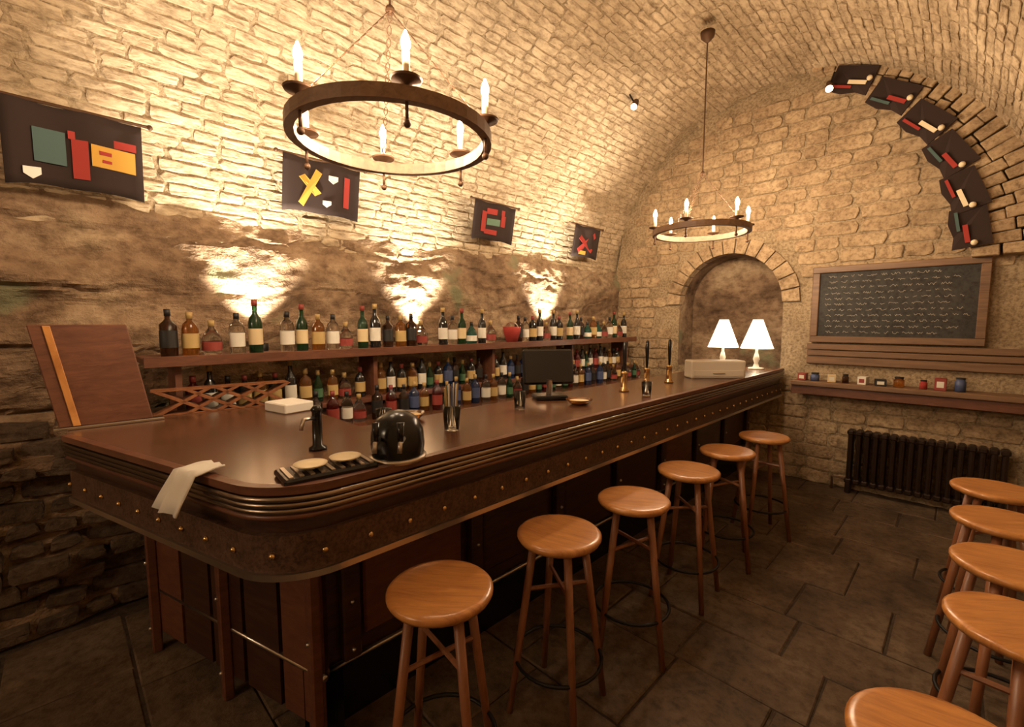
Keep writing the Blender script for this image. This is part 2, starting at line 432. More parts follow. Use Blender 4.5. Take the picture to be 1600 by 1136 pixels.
# ------------------------------------------------------------------ the bar counter
ZT = 1.12; XFR = -1.31; YE = 5.22
E0 = Vector((-2.62, .00)); E1 = Vector((XFR, .39)); ed = (E1-E0).normalized()
def fillet(r, n=10):
    # between end line (direction ed) and the front line (direction +Y)
    ang = math.acos(ed.dot(Vector((0, 1)))); t = r*math.tan(ang/2)
    p0 = E1-ed*t; p1 = E1+Vector((0, t))
    c = p1+Vector((-r, 0)); a0 = math.atan2(p0.y-c.y, p0.x-c.x)
    return [(c.x+r*math.cos(a0+(0-a0)*i/n), c.y+r*math.sin(a0+(0-a0)*i/n)) for i in range(n+1)]
path = [tuple(E0)]+fillet(.24)+[(XFR, y) for y in (1.5, 3, YE)]
SGN = 1
# check that offset(+) moves outwards (towards +X on the front line)
if offset(path, .1)[-1][0] < XFR: SGN = -1
bar = thing('bar_counter', 'long dark wooden bar counter with rounded corner, studded strip and bright metal edging', 'bar counter', (0, 0, 0))
inner = [(-1.92, YE), (-1.92, .95), (-2.90, .95), (-2.90, .02)]
bm = BM(); prism(bm, [*path, *inner], ZT-.035, ZT)
obj('counter_top', bm, 'bar_top', bar)
bm = BM(); strip(bm, path, ZT-.018, ZT+.006, .012, .03); obj('top_lip', bm, 'red_wood', bar)
for k in range(4):
    bm = BM(); z = ZT-.032-.019*k
    tube(bm, [(*p, z) for p in offset(path, .008-.004*k)], .0098, 8); o = obj('edge_moulding', bm, 'pewter' if k < 3 else 'red_wood', bar, smooth=True)
bm = BM(); strip(bm, path, .975, ZT-.095, -.025, .06); obj('fascia', bm, 'bar', bar)
bm = BM(); strip(bm, path, .862, .975, -.005, .07); obj('leather_strip', bm, 'leather', bar)
bm = BM(); strip(bm, path, .842, .862, .006, .08); obj('metal_edging', bm, 'steel', bar)
# studs along the strip
def along(path, step, off):
    P = offset(path, off); out = []; acc = 0
    for a, b in zip(P, P[1:]):
        a, b = Vector(a), Vector(b); L = (b-a).length; n = (b-a).normalized()
        while acc < L: q = a+n*acc; out.append((q.x, q.y, math.atan2(n.y, n.x))); acc += step
        acc -= L
    return out
bm = BM(); ball(bm, (0, 0, 0), .010, 8); sm = obj('stud', bm, 'brass', bar, smooth=True); st = along(path, .145, -.003)
sm.location = (st[0][0], st[0][1], .915)
for x, y, a in st[1:]:
    o = sm.copy(); C.objects.link(o); o.location = (x, y, .915)
# body below, set back
def backp(d):
    return offset(path, -d)
body = [(x, y) for x, y in backp(.30)]
bm = BM(); prism(bm, [*body, (-1.80, YE), (-1.80, .93), (-2.50, .93)], .30, .86); obj('counter_body', bm, 'bar', bar)
kick = [(x, y) for x, y in backp(.36)]
bm = BM(); prism(bm, [*kick, (-1.80, YE), (-1.80, .93), (-2.45, .93)], 0, .30); obj('kick_board', bm, 'black', bar)
bm = BM(); tube(bm, [(*p, .305) for p in backp(.285)], .011, 8); obj('foot_rail', bm, 'steel', bar, smooth=True)
y = .72
k = 0
while y < YE-.1:
    bm = BM(); box(bm, -1.605, -1.565, y-.035, y+.035, .32, .842, .006); o = obj('post', bm, 'bar', bar)
    for z in (.36, .55, .78):
        b2 = BM(); ball(b2, (0, 0, 0), .009, 8); s = obj('bolt', b2, 'steel', o, smooth=True); s.location = (-1.563, y, z)
    bm = BM(); y1 = min(y+.60, YE-.06)
    box(bm, -1.608, -1.588, y+.06, y1-.06, .38, .80, .008); obj('front_panel', bm, 'red_wood' if k % 4 == 0 else 'bar', bar)
    y += .62; k += 1
# end face: vertical boards and corner posts
for i in range(5):
    t0 = i/5+.01; t1 = (i+1)/5-.01; n = Vector((ed.y, -ed.x)); A = E0+ed*.12-n*.0; 
    P0 = Vector(body[0])+(Vector(body[2])-Vector(body[0]))*t0; P1 = Vector(body[0])+(Vector(body[2])-Vector(body[0]))*t1
    bm = BM(); q = [P0+n*.002, P1+n*.002, P1+n*.022, P0+n*.022]; prism(bm, [(v.x, v.y) for v in q], .10, .855)
    obj('end_board', bm, 'red_wood' if i in (0, 4) else 'bar', bar)
for i, t in enumerate((0, .5, .98)):
    p = Vector(body[0])+(Vector(body[2])-Vector(body[0]))*t+Vector((ed.y, -ed.x))*.035
    bm = BM(); box(bm, p.x-.025, p.x+.025, p.y-.02, p.y+.02, 0, .85, .006); o = obj('post', bm, 'red_wood', bar)
    for z in (.12, .45, .75):
        b2 = BM(); ball(b2, (0, 0, 0), .010, 8); s = obj('bolt', b2, 'steel', o, smooth=True); s.location = (p.x, p.y-.021, z)

# raised flap leaning at the wall end
q0 = at(94, 673, Z=ZT); q1 = at(240, 656, Z=ZT); fw = min((q1-q0).length, .42)
fp = thing('counter_flap', 'reddish wooden counter flap raised upright at the left end of the bar', 'bar flap', (q0.x, q0.y, ZT+.001), math.atan2(q1.y-q0.y, q1.x-q0.x))
sh = Matrix.Shear('XY', 4, (-.16, .05))
bm = BM(); box(bm, 0, fw, -.016, .016, .012, .46, .004, sh); obj('board', bm, 'red_wood', fp)
bm = BM(); box(bm, .045, .07, -.024, -.0165, .015, .455, .002, sh); obj('edge_batten', bm, 'seat', fp)
bm = BM(); box(bm, -.02, fw+.04, -.03, .03, 0, .012, .002); obj('hinge_rail', bm, 'steel', fp)
# white cloth at the corner of the bar
pw = at(268, 712, Z=ZT)
bm = BM(); n = 8; g = []
for j in range(n+1):
    row = []
    for i in range(7):
        s = j/n; wdt = .045+.03*s
        x = (i/6-.5)*2*wdt; drop = max(0, s-.62)*.30
        row.append(bm.verts.new((x+.008*math.sin(s*5), -s*.15+.01*math.sin(i*1.9)*s, .012-drop+.004*math.sin(i*2.1+j))))
    g.append(row)
for j in range(n):
    for i in range(6): bm.faces.new((g[j][i], g[j][i+1], g[j+1][i+1], g[j+1][i]))
tw = obj('bar_towel', bm, 'white', smooth=True); tw.modifiers.new('s', 'SOLIDIFY').thickness = .006
nrm = Vector((ed.y, -ed.x)); q = E0+ed*1.0-nrm*-.06
tw.location = (q.x-nrm.x*.115, q.y-nrm.y*.115, ZT+.012); tw.rotation_euler = (0, 0, math.atan2(ed.y, ed.x))
tag(tw, 'small white bar towel draped over the near left corner of the bar', 'towel')

# ------------------------------------------------------------------ stools
def make_stool():
    t = thing('bar_stool', '', 'stool', (0, 0, 0))
    bm = BM(); lathe(bm, [(.150, -.034), (.163, -.030), (.170, -.018), (.170, -.008), (.163, -.001), (.15, .001), (.08, -.003), (.01, -.004)], 40)
    s = obj('seat', bm, 'seat', t, smooth=False); s.location.z = .75
    for p in s.data.polygons: p.use_smooth = len(p.vertices) == 4
    for k in range(4):
        a = PI/4+k*PI/2; c, q = math.cos(a), math.sin(a)
        bm = BM(); tube(bm, [(.105*c, .105*q, .716), (.205*c, .205*q, 0)], .017, 8, r1=.014); obj('leg', bm, 'leg', t, smooth=True)
    bm = BM(); tube(bm, [(.178*math.cos(2*PI*i/28), .178*math.sin(2*PI*i/28), .22) for i in range(28)], .0075, 6, closed=True); obj('foot_ring', bm, 'iron', t, smooth=True)
    bm = BM()
    for a in (PI/4, 3*PI/4):
        c, q = math.cos(a), math.sin(a); tube(bm, [(-.135*c, -.135*q, .52+.02*(a > 1)), (.135*c, .135*q, .52+.02*(a > 1))], .009, 6)
    obj('stretcher', bm, 'leg', t)
    return t
st0 = make_stool()
sp = [(-1.145, .82), (-1.12, 1.39), (-1.09, 1.92), (-1.09, 2.53), (-1.08, 3.10), (-1.03, 3.70)]
lab = ['round wooden bar stool nearest the camera in the row along the bar', 'second wooden bar stool from the camera along the bar',
       'third wooden bar stool from the camera along the bar', 'third wooden bar stool from the far end of the row along the bar',
       'last but one wooden bar stool at the far end of the bar row', 'farthest wooden bar stool of the row along the bar']
for i, ((x, y), l) in enumerate(zip(sp, lab)):
    o = st0 if i == 0 else dup(st0, (x, y, 0))
    o.location = (x, y, 0); o.rotation_euler.z = R((38, 12, 30, 5, 22, 40)[i]); o['label'] = l; o['group'] = 'bar stools along the counter'
sp = [(.15, 3.34), (.16, 2.82), (.17, 2.32), (.165, 1.86), (.03, 1.19)]
lab = ['wooden stool at the right wall, farthest of that row, in front of the radiator', 'second farthest wooden stool by the right wall',
       'middle wooden stool of the row by the right wall', 'second nearest wooden stool by the right wall',
       'wooden stool in the bottom right corner, nearest to the camera by the right wall']
for i, ((x, y), l) in enumerate(zip(sp, lab)):
    o = dup(st0, (x, y, 0), R((10, 34, 20, 41, 15)[i]), l, 'stools along the right wall')

# ------------------------------------------------------------------ back bar shelves
SX0, SX1 = -3.22, -2.92
sh = thing('upper_shelf', 'long red-brown wooden shelf carrying bottles along the rock wall', 'shelf', (0, 0, 0))
bm = BM(); box(bm, SX0, SX1, .30, 5.1, 1.375, 1.41, .004); obj('board', bm, 'shelf', sh)
for y in (.45, 1.6, 2.75, 3.9, 5.0):
    bm = BM(); box(bm, SX0+.02, SX1-.06, y-.015, y+.015, 1.07, 1.375); obj('upright', bm, 'shelf', sh)
bm = BM(); box(bm, SX1-.002, SX1+.012, .30, 5.1, 1.36, 1.415, .002); obj('nosing', bm, 'red_wood', sh)
lsf = thing('back_counter', 'dark wooden back counter below the bottles along the rock wall', 'counter', (0, 0, 0))
bm = BM(); box(bm, SX0-.02, -2.66, 1.0, 5.15, .90, .94, .004); obj('worktop', bm, 'bar_top', lsf)
bm = BM(); box(bm, SX0, -2.93, .30, 5.12, 1.035, 1.065, .003); obj('step_shelf', bm, 'shelf', lsf)
bm = BM(); box(bm, SX0, -2.96, .32, 5.10, .94, 1.035); obj('step_riser', bm, 'bar', lsf)
y = 1.02
while y < 4.8:
    bm = BM(); box(bm, -3.2, -2.72, y, y+.585, .10, .90); c = obj('cabinet_body', bm, 'bar', lsf)
    bm = BM(); box(bm, -2.72, -2.70, y+.01, y+.575, .14, .88, .004); d = obj('door', bm, 'red_wood', lsf)
    bm = BM(); tube(bm, [(-2.685, y+.06, .5), (-2.685, y+.06, .62)], .006, 6); obj('handle', bm, 'brass', d)
    y += .60

# bottles
SHP = {
 'wine': ([(.0, 0), (.036, 0), (.037, .01), (.037, .17), (.030, .20), (.014, .225), (.013, .285), (.015, .287), (.015, .30)], .17),
 'spirit': ([(.0, 0), (.040, 0), (.041, .01), (.041, .15), (.034, .175), (.015, .195), (.014, .235)], .15),
 'square': ([(.0, 0), (.038, 0), (.040, .008), (.040, .165), (.020, .185), (.013, .195), (.013, .24)], .165),
 'squat': ([(.0, 0), (.046, 0), (.050, .02), (.050, .09), (.036, .125), (.016, .15), (.014, .19)], .09),
 'beer': ([(.0, 0), (.030, 0), (.031, .01), (.031, .12), (.024, .15), (.012, .18), (.0115, .225)], .12)}
def make_bottle(kind, glass, labm, cap, s, label, group):
    prof, sh_ = SHP[kind]; prof = [(r*s if r else .002, z*s) for r, z in prof]; rot = 10
    t = thing(kind+'_bottle' if kind not in ('square', 'squat') else 'liquor_bottle', label, 'bottle', (0, 0, 0), 0, group)
    bm = BM(); lathe(bm, prof, rot); obj('body', bm, glass, t, smooth=True)
    r = max(p[0] for p in prof)+.0012; zt = sh_*s
    bm = BM(); lathe(bm, [(r, zt*.28), (r, zt*.82)], rot, cap=False); obj('label_band', bm, labm, t, smooth=True)
    rt, zz = prof[-1]; bm = BM(); lathe(bm, [(rt+.002, zz-.03*s), (rt+.002, zz+.006)], 8); obj('cap', bm, cap, t, smooth=True)
    return t
TYPES = [
 ('wine', 'g_green', 'lab_cream', 'cap_red', 'green wine bottle with cream label'),
 ('wine', 'g_black', 'lab_white', 'cap_gold', 'black wine bottle with white label'),
 ('spirit', 'g_clear', 'lab_white', 'cap_black', 'clear spirit bottle with white label'),
 ('spirit', 'g_amber', 'lab_yellow', 'cap_gold', 'amber bottle with yellow label'),
 ('square', 'g_brown', 'lab_black', 'cap_black', 'brown square bottle'),
 ('squat', 'g_teal', 'lab_white', 'cap_black', 'squat teal bottle'),
 ('square', 'g_blue', 'lab_blue', 'cap_gold', 'blue bottle'),
 ('spirit', 'g_red', 'lab_red', 'cap_red', 'red bottle with red label'),
 ('squat', 'g_clear', 'lab_red', 'cap_gold', 'squat clear bottle with red label'),
 ('beer', 'g_green', 'lab_green', 'cap_gold', 'small green beer bottle'),
 ('spirit', 'g_black', 'lab_yellow', 'cap_red', 'black bottle with yellow label')]
UP_Y = (.92, 2.12, 3.78)
UPR = (.45, 1.6, 2.75, 3.9, 5.0)
ORD = ['leftmost', 'second', 'third', 'fourth', 'fifth', 'sixth', 'seventh', 'eighth', 'ninth', 'tenth', 'eleventh', 'twelfth', 'thirteenth', 'fourteenth', 'fifteenth', 'sixteenth', 'seventeenth', 'eighteenth', 'nineteenth', 'twentieth']
protos = {}; counts = {}
def row(xc, z, y0, y1, where, key, choice, scl=1., jit=.012, gap=.078):
    y = y0; last = None
    while y < y1:
        if key == 'u' and any(abs(y-q) < (.17 if q == BUCKET else .075) for q in (*UP_Y, BUCKET)): y += .03; continue
        if key == 'l' and any(abs(y-q) < .06 for q in UPR): y += .02; continue
        i = random.choice([c for c in choice if c != last]); last = i
        k = (key, i); T = TYPES[i]
        n = counts.get(i if 0 else k, 0); counts[k] = n+1
        ordl = 'leftmost' if n == 0 else ORD[n]
        lab = (ordl+' '+T[4]+' '+where) if n == 0 else (ordl+' '+T[4]+' from the left, '+where)
        if k not in protos:
            protos[k] = make_bottle(T[0], T[1], T[2], T[3], scl, lab, 'bottles '+where); o = protos[k]
        else: o = dup(protos[k], (0, 0, 0), None, lab)
        x = xc+random.uniform(-jit, jit)
        o.location = (x, y, z); o.rotation_euler = (0, 0, random.random()*6); s = random.uniform(.93, 1.04); o.scale = (s, s, s)
        y += (gap+(.03 if T[0] == 'squat' else 0))*scl+random.uniform(.010, .024)
BUCKET = at(795, 535, X=-2.96).y
row(-3.00, 1.411, .42, 5.02, 'on the upper shelf', 'u', (0, 1, 2, 3, 4, 5, 8, 10, 1, 0, 5, 2), 1.0)
row(-3.04, 1.066, .50, 5.0, 'on the step shelf', 'l', (1, 2, 4, 6, 7, 3, 8, 10, 2, 1, 9), .92)
row(-2.80, .941, 1.1, 4.95, 'on the back counter', 'f', (2, 3, 4, 7, 8, 9, 6), .92, .02, .085)

# uplights
for i, y in enumerate(UP_Y):
    t = thing('uplight', ('small black uplight on the upper shelf at the left, washing the rock', 'small black uplight on the upper shelf in the middle of the wall', 'small black uplight on the upper shelf towards the back wall')[i], 'lamp', (-3.14, y, 1.411), 0, 'uplights on the bottle shelf')
    bm = BM(); lathe(bm, [(.028, 0), (.030, .004), (.030, .05), (.026, .05), (.026, .042)], 14, cap=False); obj('housing', bm, 'iron', t, smooth=True)
    bm = BM(); lathe(bm, [(.001, .040), (.025, .040)], 14, cap=False); obj('lens', bm, 'spot_glow', t)
    ld = bpy.data.lights.new('uplight_beam', 'SPOT'); ld.energy = UPL; ld.color = (1, .90, .72); ld.spot_size = R(78); ld.spot_blend = 1.0; ld.shadow_soft_size = .02
    lo = bpy.data.objects.new('uplight_beam', ld); C.objects.link(lo); lo.parent = t; lo.location = (0, 0, .06); lo.rotation_euler = (PI, R(-11), 0)

# ------------------------------------------------------------------ chandeliers
def make_chandelier():
    t = thing('chandelier', '', 'chandelier', (0, 0, 0))
    RR = .36
    bm = BM(); n = 40
    rings = [[bm.verts.new((r*math.cos(2*PI*i/n), r*math.sin(2*PI*i/n), z)) for i in range(n)] for r, z in ((RR-.016, -.022), (RR+.016, -.022), (RR+.016, .022), (RR-.016, .022))]
    for k in range(4):
        for i in range(n): bm.faces.new((rings[k][i], rings[k][(i+1) % n], rings[(k+1) % 4][(i+1) % n], rings[(k+1) % 4][i]))
    obj('ring', bm, 'ledge', t)
    for k in range(6):
        a = k*PI/3+.63; c, q = RR*math.cos(a), RR*math.sin(a)
        bm = BM(); lathe(bm, [(.012, .022), (.014, .03), (.046, .038), (.050, .046), (.02, .042)], 16, (c, q, 0)); h = obj('drip_pan', bm, 'rust', t, smooth=True)
        bm = BM(); lathe(bm, [(.012, .042), (.012, .125)], 10, (c, q, 0)); obj('candle_sleeve', bm, 'candle', h, smooth=True)
        bm = BM(); lathe(bm, [(.006, .125), (.013, .138), (.015, .152), (.010, .170), (.002, .188)], 10, (c, q, 0)); obj('bulb', bm, 'bulb', h, smooth=True)
        bm = BM(); tube(bm, [(c, q, -.02), (c, q, -.075)], .006, 6); ball(bm, (c, q, -.085), .013, 8); obj('finial', bm, 'rust', t, smooth=True)
    for k in range(3):
        a = k*2*PI/3+.63; bm = BM(); m = 14
        p0 = Vector((RR*math.cos(a), RR*math.sin(a), .02)); p1 = Vector((0, 0, .46))
        for i in range(m):
            A = p0.lerp(p1, i/m); B = p0.lerp(p1, (i+.86)/m); d = (B-A).normalized(); s = d.cross(Vector((0, 0, 1) if i % 2 else (math.cos(a), math.sin(a), .3))).normalized()*.007
            tube(bm, [A, A.lerp(B, .3)+s, A.lerp(B, .7)+s, B, A.lerp(B, .7)-s, A.lerp(B, .3)-s], .0022, 5, closed=True)
        obj('chain', bm, 'rust', t)
    bm = BM(); ball(bm, (0, 0, .46), .018, 8); tube(bm, [(0, 0, .46), (0, 0, 1.50)], .005, 6); obj('hanging_rod', bm, 'rust', t)
    bm = BM(); lathe(bm, [(.055, 1.54), (.05, 1.50), (.01, 1.46)], 16); obj('ceiling_rose', bm, 'rust', t, smooth=True)
    return t
ch = make_chandelier()
c1 = at(603, 218, X=-1.6); c2 = at(1095, 350, X=-1.6)
for i, (y, z, l) in enumerate(((c1.y+.03, 2.29, 'large ring chandelier with candle bulbs hanging over the near end of the bar'), (c2.y, 2.33, 'ring chandelier with candle bulbs hanging over the far end of the bar'), (-3.1, 2.33, 'unseen ring chandelier added behind the camera to brighten the bar front'))):  # last one is added out of view, to fill the dark bar front
    o = ch if i == 0 else dup(ch, (0, 0, 0))
    o.location = (-1.6, y, z); o['label'] = l; o['group'] = 'ring chandeliers'

# ------------------------------------------------------------------ banners
def banner(cy, w_, z0, z1, label, deco):
    cx = -3.10; t = thing('banner', label, 'banner', (cx, cy, z1), PI/2, 'dark banners hung along the left side of the vault')
    hgt = z1-z0; bm = BM(); nx, nz = 14, 8; g = []
    def pt(s, u, off=0):   # s along width 0..1, u down 0..1
        return Vector(((s-.5)*w_, -.015*math.sin(s*11+1)-off+.06*u, -u*hgt*(1-.10*math.cos((s-.5)*PI*2)*.4) + .012*math.sin(s*9)*u))
    for j in range(nz+1): g.append([bm.verts.new(pt(i/nx, j/nz)) for i in range(nx+1)])
    for j in range(nz):
        for i in range(nx): bm.faces.new((g[j][i], g[j][i+1], g[j+1][i+1], g[j+1][i]))
    o = obj('cloth', bm, 'cloth', t, smooth=True); o.modifiers.new('s', 'SOLIDIFY').thickness = .004
    bm = BM(); tube(bm, [(-w_/2-.03, 0, .006), (w_/2+.03, 0, .006)], .008, 6); ball(bm, (-w_/2-.035, 0, .006), .014, 8); ball(bm, (w_/2+.035, 0, .006), .014, 8)
    obj('rod', bm, 'rust', t)
    bm = BM()
    for s in (-1, 1): tube(bm, [(s*w_*.4, 0, .006), (s*w_*.4, .12, .05)], .004, 5)
    obj('bracket', bm, 'iron', t)
    for name, mat, poly in deco:
        bm = BM()
        vs = [bm.verts.new(pt(s, u, .009)) for s, u in poly]; vb = [bm.verts.new(pt(s, u, .004)) for s, u in poly]
        bm.faces.new(vs); bm.faces.new(vb[::-1])
        for k in range(len(poly)): j = (k+1) % len(poly); bm.faces.new((vs[k], vs[j], vb[j], vb[k]))
        obj(name, bm, mat, t)
def quad(s0, s1, u0, u1): return [(s0, u0), (s1, u0), (s1, u1), (s0, u1)]
def cross(cx, cy, a, b, k=.05):
    return [('cross', 'yellow', [(cx-a, cy+b), (cx-a+k, cy+b+k), (cx+a, cy-b+k), (cx+a-k, cy-b)]), ('cross', 'yellow', [(cx-a+k, cy-b*.6), (cx-a, cy-b*.6+k), (cx+a-k, cy+b*.5), (cx+a, cy+b*.5-k)])]
def shield(cx, cy, a, m): return ('emblem', m, [(cx-a, cy-a), (cx+a, cy-a), (cx+a, cy+a*.4), (cx, cy+a*1.5), (cx-a, cy+a*.4)])
# local +X runs along room +Y, so s=0 is the near (left) end
banner(.13, .50, 2.24, 2.60, 'dark banner with teal, red and gold emblem panels, leftmost above the bar end', [
  ('emblem', 'teal', quad(.20, .42, .30, .72)), ('emblem_lettering', 'white', quad(.22, .40, .36, .42)), ('emblem_lettering', 'white', quad(.22, .40, .52, .56)), ('emblem_lettering', 'white', quad(.22, .36, .64, .68)),
  ('emblem', 'red', quad(.44, .95, .26, .36)), ('emblem', 'red', quad(.46, .58, .36, .86)), ('emblem', 'yellow', quad(.60, .94, .38, .66)), ('emblem', 'red', quad(.66, .88, .45, .50)), ('emblem', 'red', quad(.68, .86, .56, .60)),
  shield(.18, .86, .06, 'white')])
banner(1.33, .52, 2.32, 2.65, 'dark banner with a gold saltire, above the first uplight', cross(.34, .5, .14, .34, .07)+[shield(.62, .3, .06, 'white'), ('emblem', 'red', quad(.78, .86, .2, .8)), shield(.55, .78, .05, 'white')])
banner(2.90, .52, 2.34, 2.66, 'dark banner with a red wreath, third along the left side', [('wreath', 'red', quad(.2, .32, .25, .8)), ('wreath', 'red', quad(.32, .7, .15, .3)), ('wreath', 'red', quad(.62, .74, .3, .6)), ('wreath', 'lab_green', quad(.34, .6, .42, .6)), ('wreath', 'red', quad(.3, .55, .72, .85))])
banner(4.32, .50, 2.33, 2.66, 'dark banner with a red and gold cross, farthest along the left side', [('cross', 'red', [(.2, .75), (.3, .9), (.85, .3), (.75, .15)]), ('cross', 'red', [(.3, .3), (.22, .42), (.68, .85), (.76, .73)]), ('cross', 'yellow', quad(.3, .5, .8, .92))])
# dark pennants hung round the rib at the right
for i, (a, m1) in enumerate(((R(69), 'white'), (R(57), 'red'), (R(45), 'white'), (R(33), 'red'), (R(21), 'white'), (R(10), 'red'))):
    r = ribr(a)-.02; px, pz = VX+r*math.cos(a), VZ+r*math.sin(a)
    t = thing('pennant', ('highest dark pennant on the arch rib, near the vault crown', 'dark pennant with a red patch on the arch rib, second from the top', 'dark pennant with a white crest midway down the arch rib', 'dark pennant with a red patch above the chalkboard on the arch rib', 'dark pennant with a white crest low on the arch rib', 'lowest dark pennant on the arch rib beside the chalkboard corner')[i], 'pennant', (px, YB-.205, pz), 0, 'dark pennants round the arch rib')
    ta = Vector((-math.sin(a), 0, math.cos(a))); dn = Vector((-math.cos(a), 0, -math.sin(a)))
    def q3(s, d, y=0): return ta*s+dn*d+Vector((0, y, 0))
    bm = BM(); pl = [(-.16, -.12), (.16, -.12), (.155, .09), (.05, .11), (-.06, .09), (-.155, .11)]
    A = [bm.verts.new(q3(s, d, -.006+.012*math.sin(k*2))) for k, (s, d) in enumerate(pl)]; B = [bm.verts.new(q3(s, d, .008)) for s, d in pl]
    bm.faces.new(A); bm.faces.new(B[::-1])
    for k in range(6): bm.faces.new((A[k], A[(k+1) % 6], B[(k+1) % 6], B[k]))
    obj('cloth', bm, 'cloth', t)
    for s0, s1, d0, d1, mm in ((-.12, .02, .00, .03, m1), (-.02, .13, .045, .065, 'teal' if i % 2 else 'red')):
        bm = BM(); A = [bm.verts.new(q3(s, d, -.022)) for s, d in ((s0, d0), (s1, d0), (s1, d1), (s0, d1))]; B = [bm.verts.new(q3(s, d, -.012)) for s, d in ((s0, d0), (s1, d0), (s1, d1), (s0, d1))]
        bm.faces.new(A); bm.faces.new(B[::-1])
        for k in range(4): bm.faces.new((A[k], A[(k+1) % 4], B[(k+1) % 4], B[k]))
        obj('patch', bm, 'candle' if mm == 'white' else mm, t)
    bm = BM(); ball(bm, q3(-.13, -.02, -.02), .022, 10); obj('white_boss', bm, 'candle', t, smooth=True)

# spotlights fixed to the vault
for i, (u, v, l) in enumerate(((985, 150, 'small iron spotlight fixed to the vault above the middle of the bar'), (1302, 118, 'small iron spotlight at the top of the arch rib'))):
    d = at(u, v, Y=3.1 if i == 0 else 4.9); 
    # march out to the vault surface along the view ray
    o0 = Vector((0, 0, H)); dr = (d-o0).normalized(); s = .5
    while (Vector(((o0+dr*s).x-VX, (o0+dr*s).z-VZ)).length < VR-.02 or (o0+dr*s).z < VZ) and s < 7 and (o0+dr*s).y < 5.0: s += .01
    p = o0+dr*s
    t = thing('spotlight', l, 'spotlight', p, R(30))
    inw = Vector((VX-p.x, 0, VZ-p.z)).normalized(); 
    bm = BM(); tube(bm, [-inw*.03, inw*.07], .008, 6); obj('stem', bm, 'iron', t)
    dirn = (Vector((-.2, -.6, -.7))).normalized(); c = inw*.09
    bm = BM(); tube(bm, [c-dirn*.05, c+dirn*.045], .026, 14, r1=.034); obj('housing', bm, 'rust', t, smooth=True)
    bm = BM(); tube(bm, [c+dirn*.046, c+dirn*.050], .029, 14); obj('lens', bm, 'spot_glow', t)

# ------------------------------------------------------------------ chalkboard, planks, ledge, radiator
cb = thing('chalkboard', 'large framed chalkboard covered with handwritten chalk lines on the back wall', 'chalkboard', (0, 0, 0))
B0 = at(1272, 412, Y=YB-.05); B1 = at(1540, 530, Y=YB-.05)
bx0, bx1, bz0, bz1 = B0.x, B1.x, 1.40, 2.12
bm = BM(); box(bm, bx0+.05, bx1-.05, YB-.05, YB-.02, bz0+.04, bz1-.04); obj('slate_panel', bm, 'slate', cb)
for nm, a in (('frame_rail', (bx0, bx1, YB-.07, YB-.01, bz1-.06, bz1)), ('frame_rail', (bx0, bx1, YB-.07, YB-.01, bz0, bz0+.06)), ('frame_stile', (bx0, bx0+.06, YB-.068, YB-.012, bz0+.06, bz1-.06)), ('frame_stile', (bx1-.06, bx1, YB-.068, YB-.012, bz0+.06, bz1-.06))):
    bm = BM(); box(bm, *a, .005); obj(nm, bm, 'ledge', cb)
bm = BM(); rnd = random.Random(5)
for k in range(11):
    z = bz1-.10-k*.052; x = bx0+.10+rnd.random()*.04; xe = bx1-.12-rnd.random()*.2
    while x < xe:
        wl_ = rnd.uniform(.03, .09); pts = []; n = int(wl_/.006)
        for i in range(n): pts.append((x+i*.006, YB-.0515, z+rnd.uniform(-.009, .012)))
        if len(pts) > 1:
            for a, b in zip(pts, pts[1:]):
                A = Vector(a); Bq = Vector(b); d = (Bq-A); nn = Vector((-d.z, 0, d.x)).normalized()*.0013
                bm.faces.new([bm.verts.new(A+nn), bm.verts.new(Bq+nn), bm.verts.new(Bq-nn), bm.verts.new(A-nn)])
        x += wl_+.018
obj('chalk_writing', bm, 'chalk', cb, kind='stuff')
pl = thing('wall_panelling', 'horizontal wooden planks under the chalkboard', 'panelling', (0, 0, 0))
for k, (z0, z1) in enumerate(((1.33, 1.385), (1.27, 1.322), (1.19, 1.262))):
    bm = BM(); box(bm, bx0-.02, XR-.005, YB-.055+.006*k, YB-.005, z0, z1, .004); obj('plank', bm, 'ledge', pl)
lg = thing('wall_ledge', 'thick wooden ledge with oddments on the back wall above the radiator', 'shelf', (0, 0, 0))
bm = BM(); box(bm, -1.20, XR-.004, YB-.24, YB-.005, .985, 1.03, .006); obj('board', bm, 'ledge', lg)
bm = BM(); box(bm, -1.20, XR-.004, YB-.21, YB-.16, .90, .985, .005); obj('apron', bm, 'red_wood', lg)
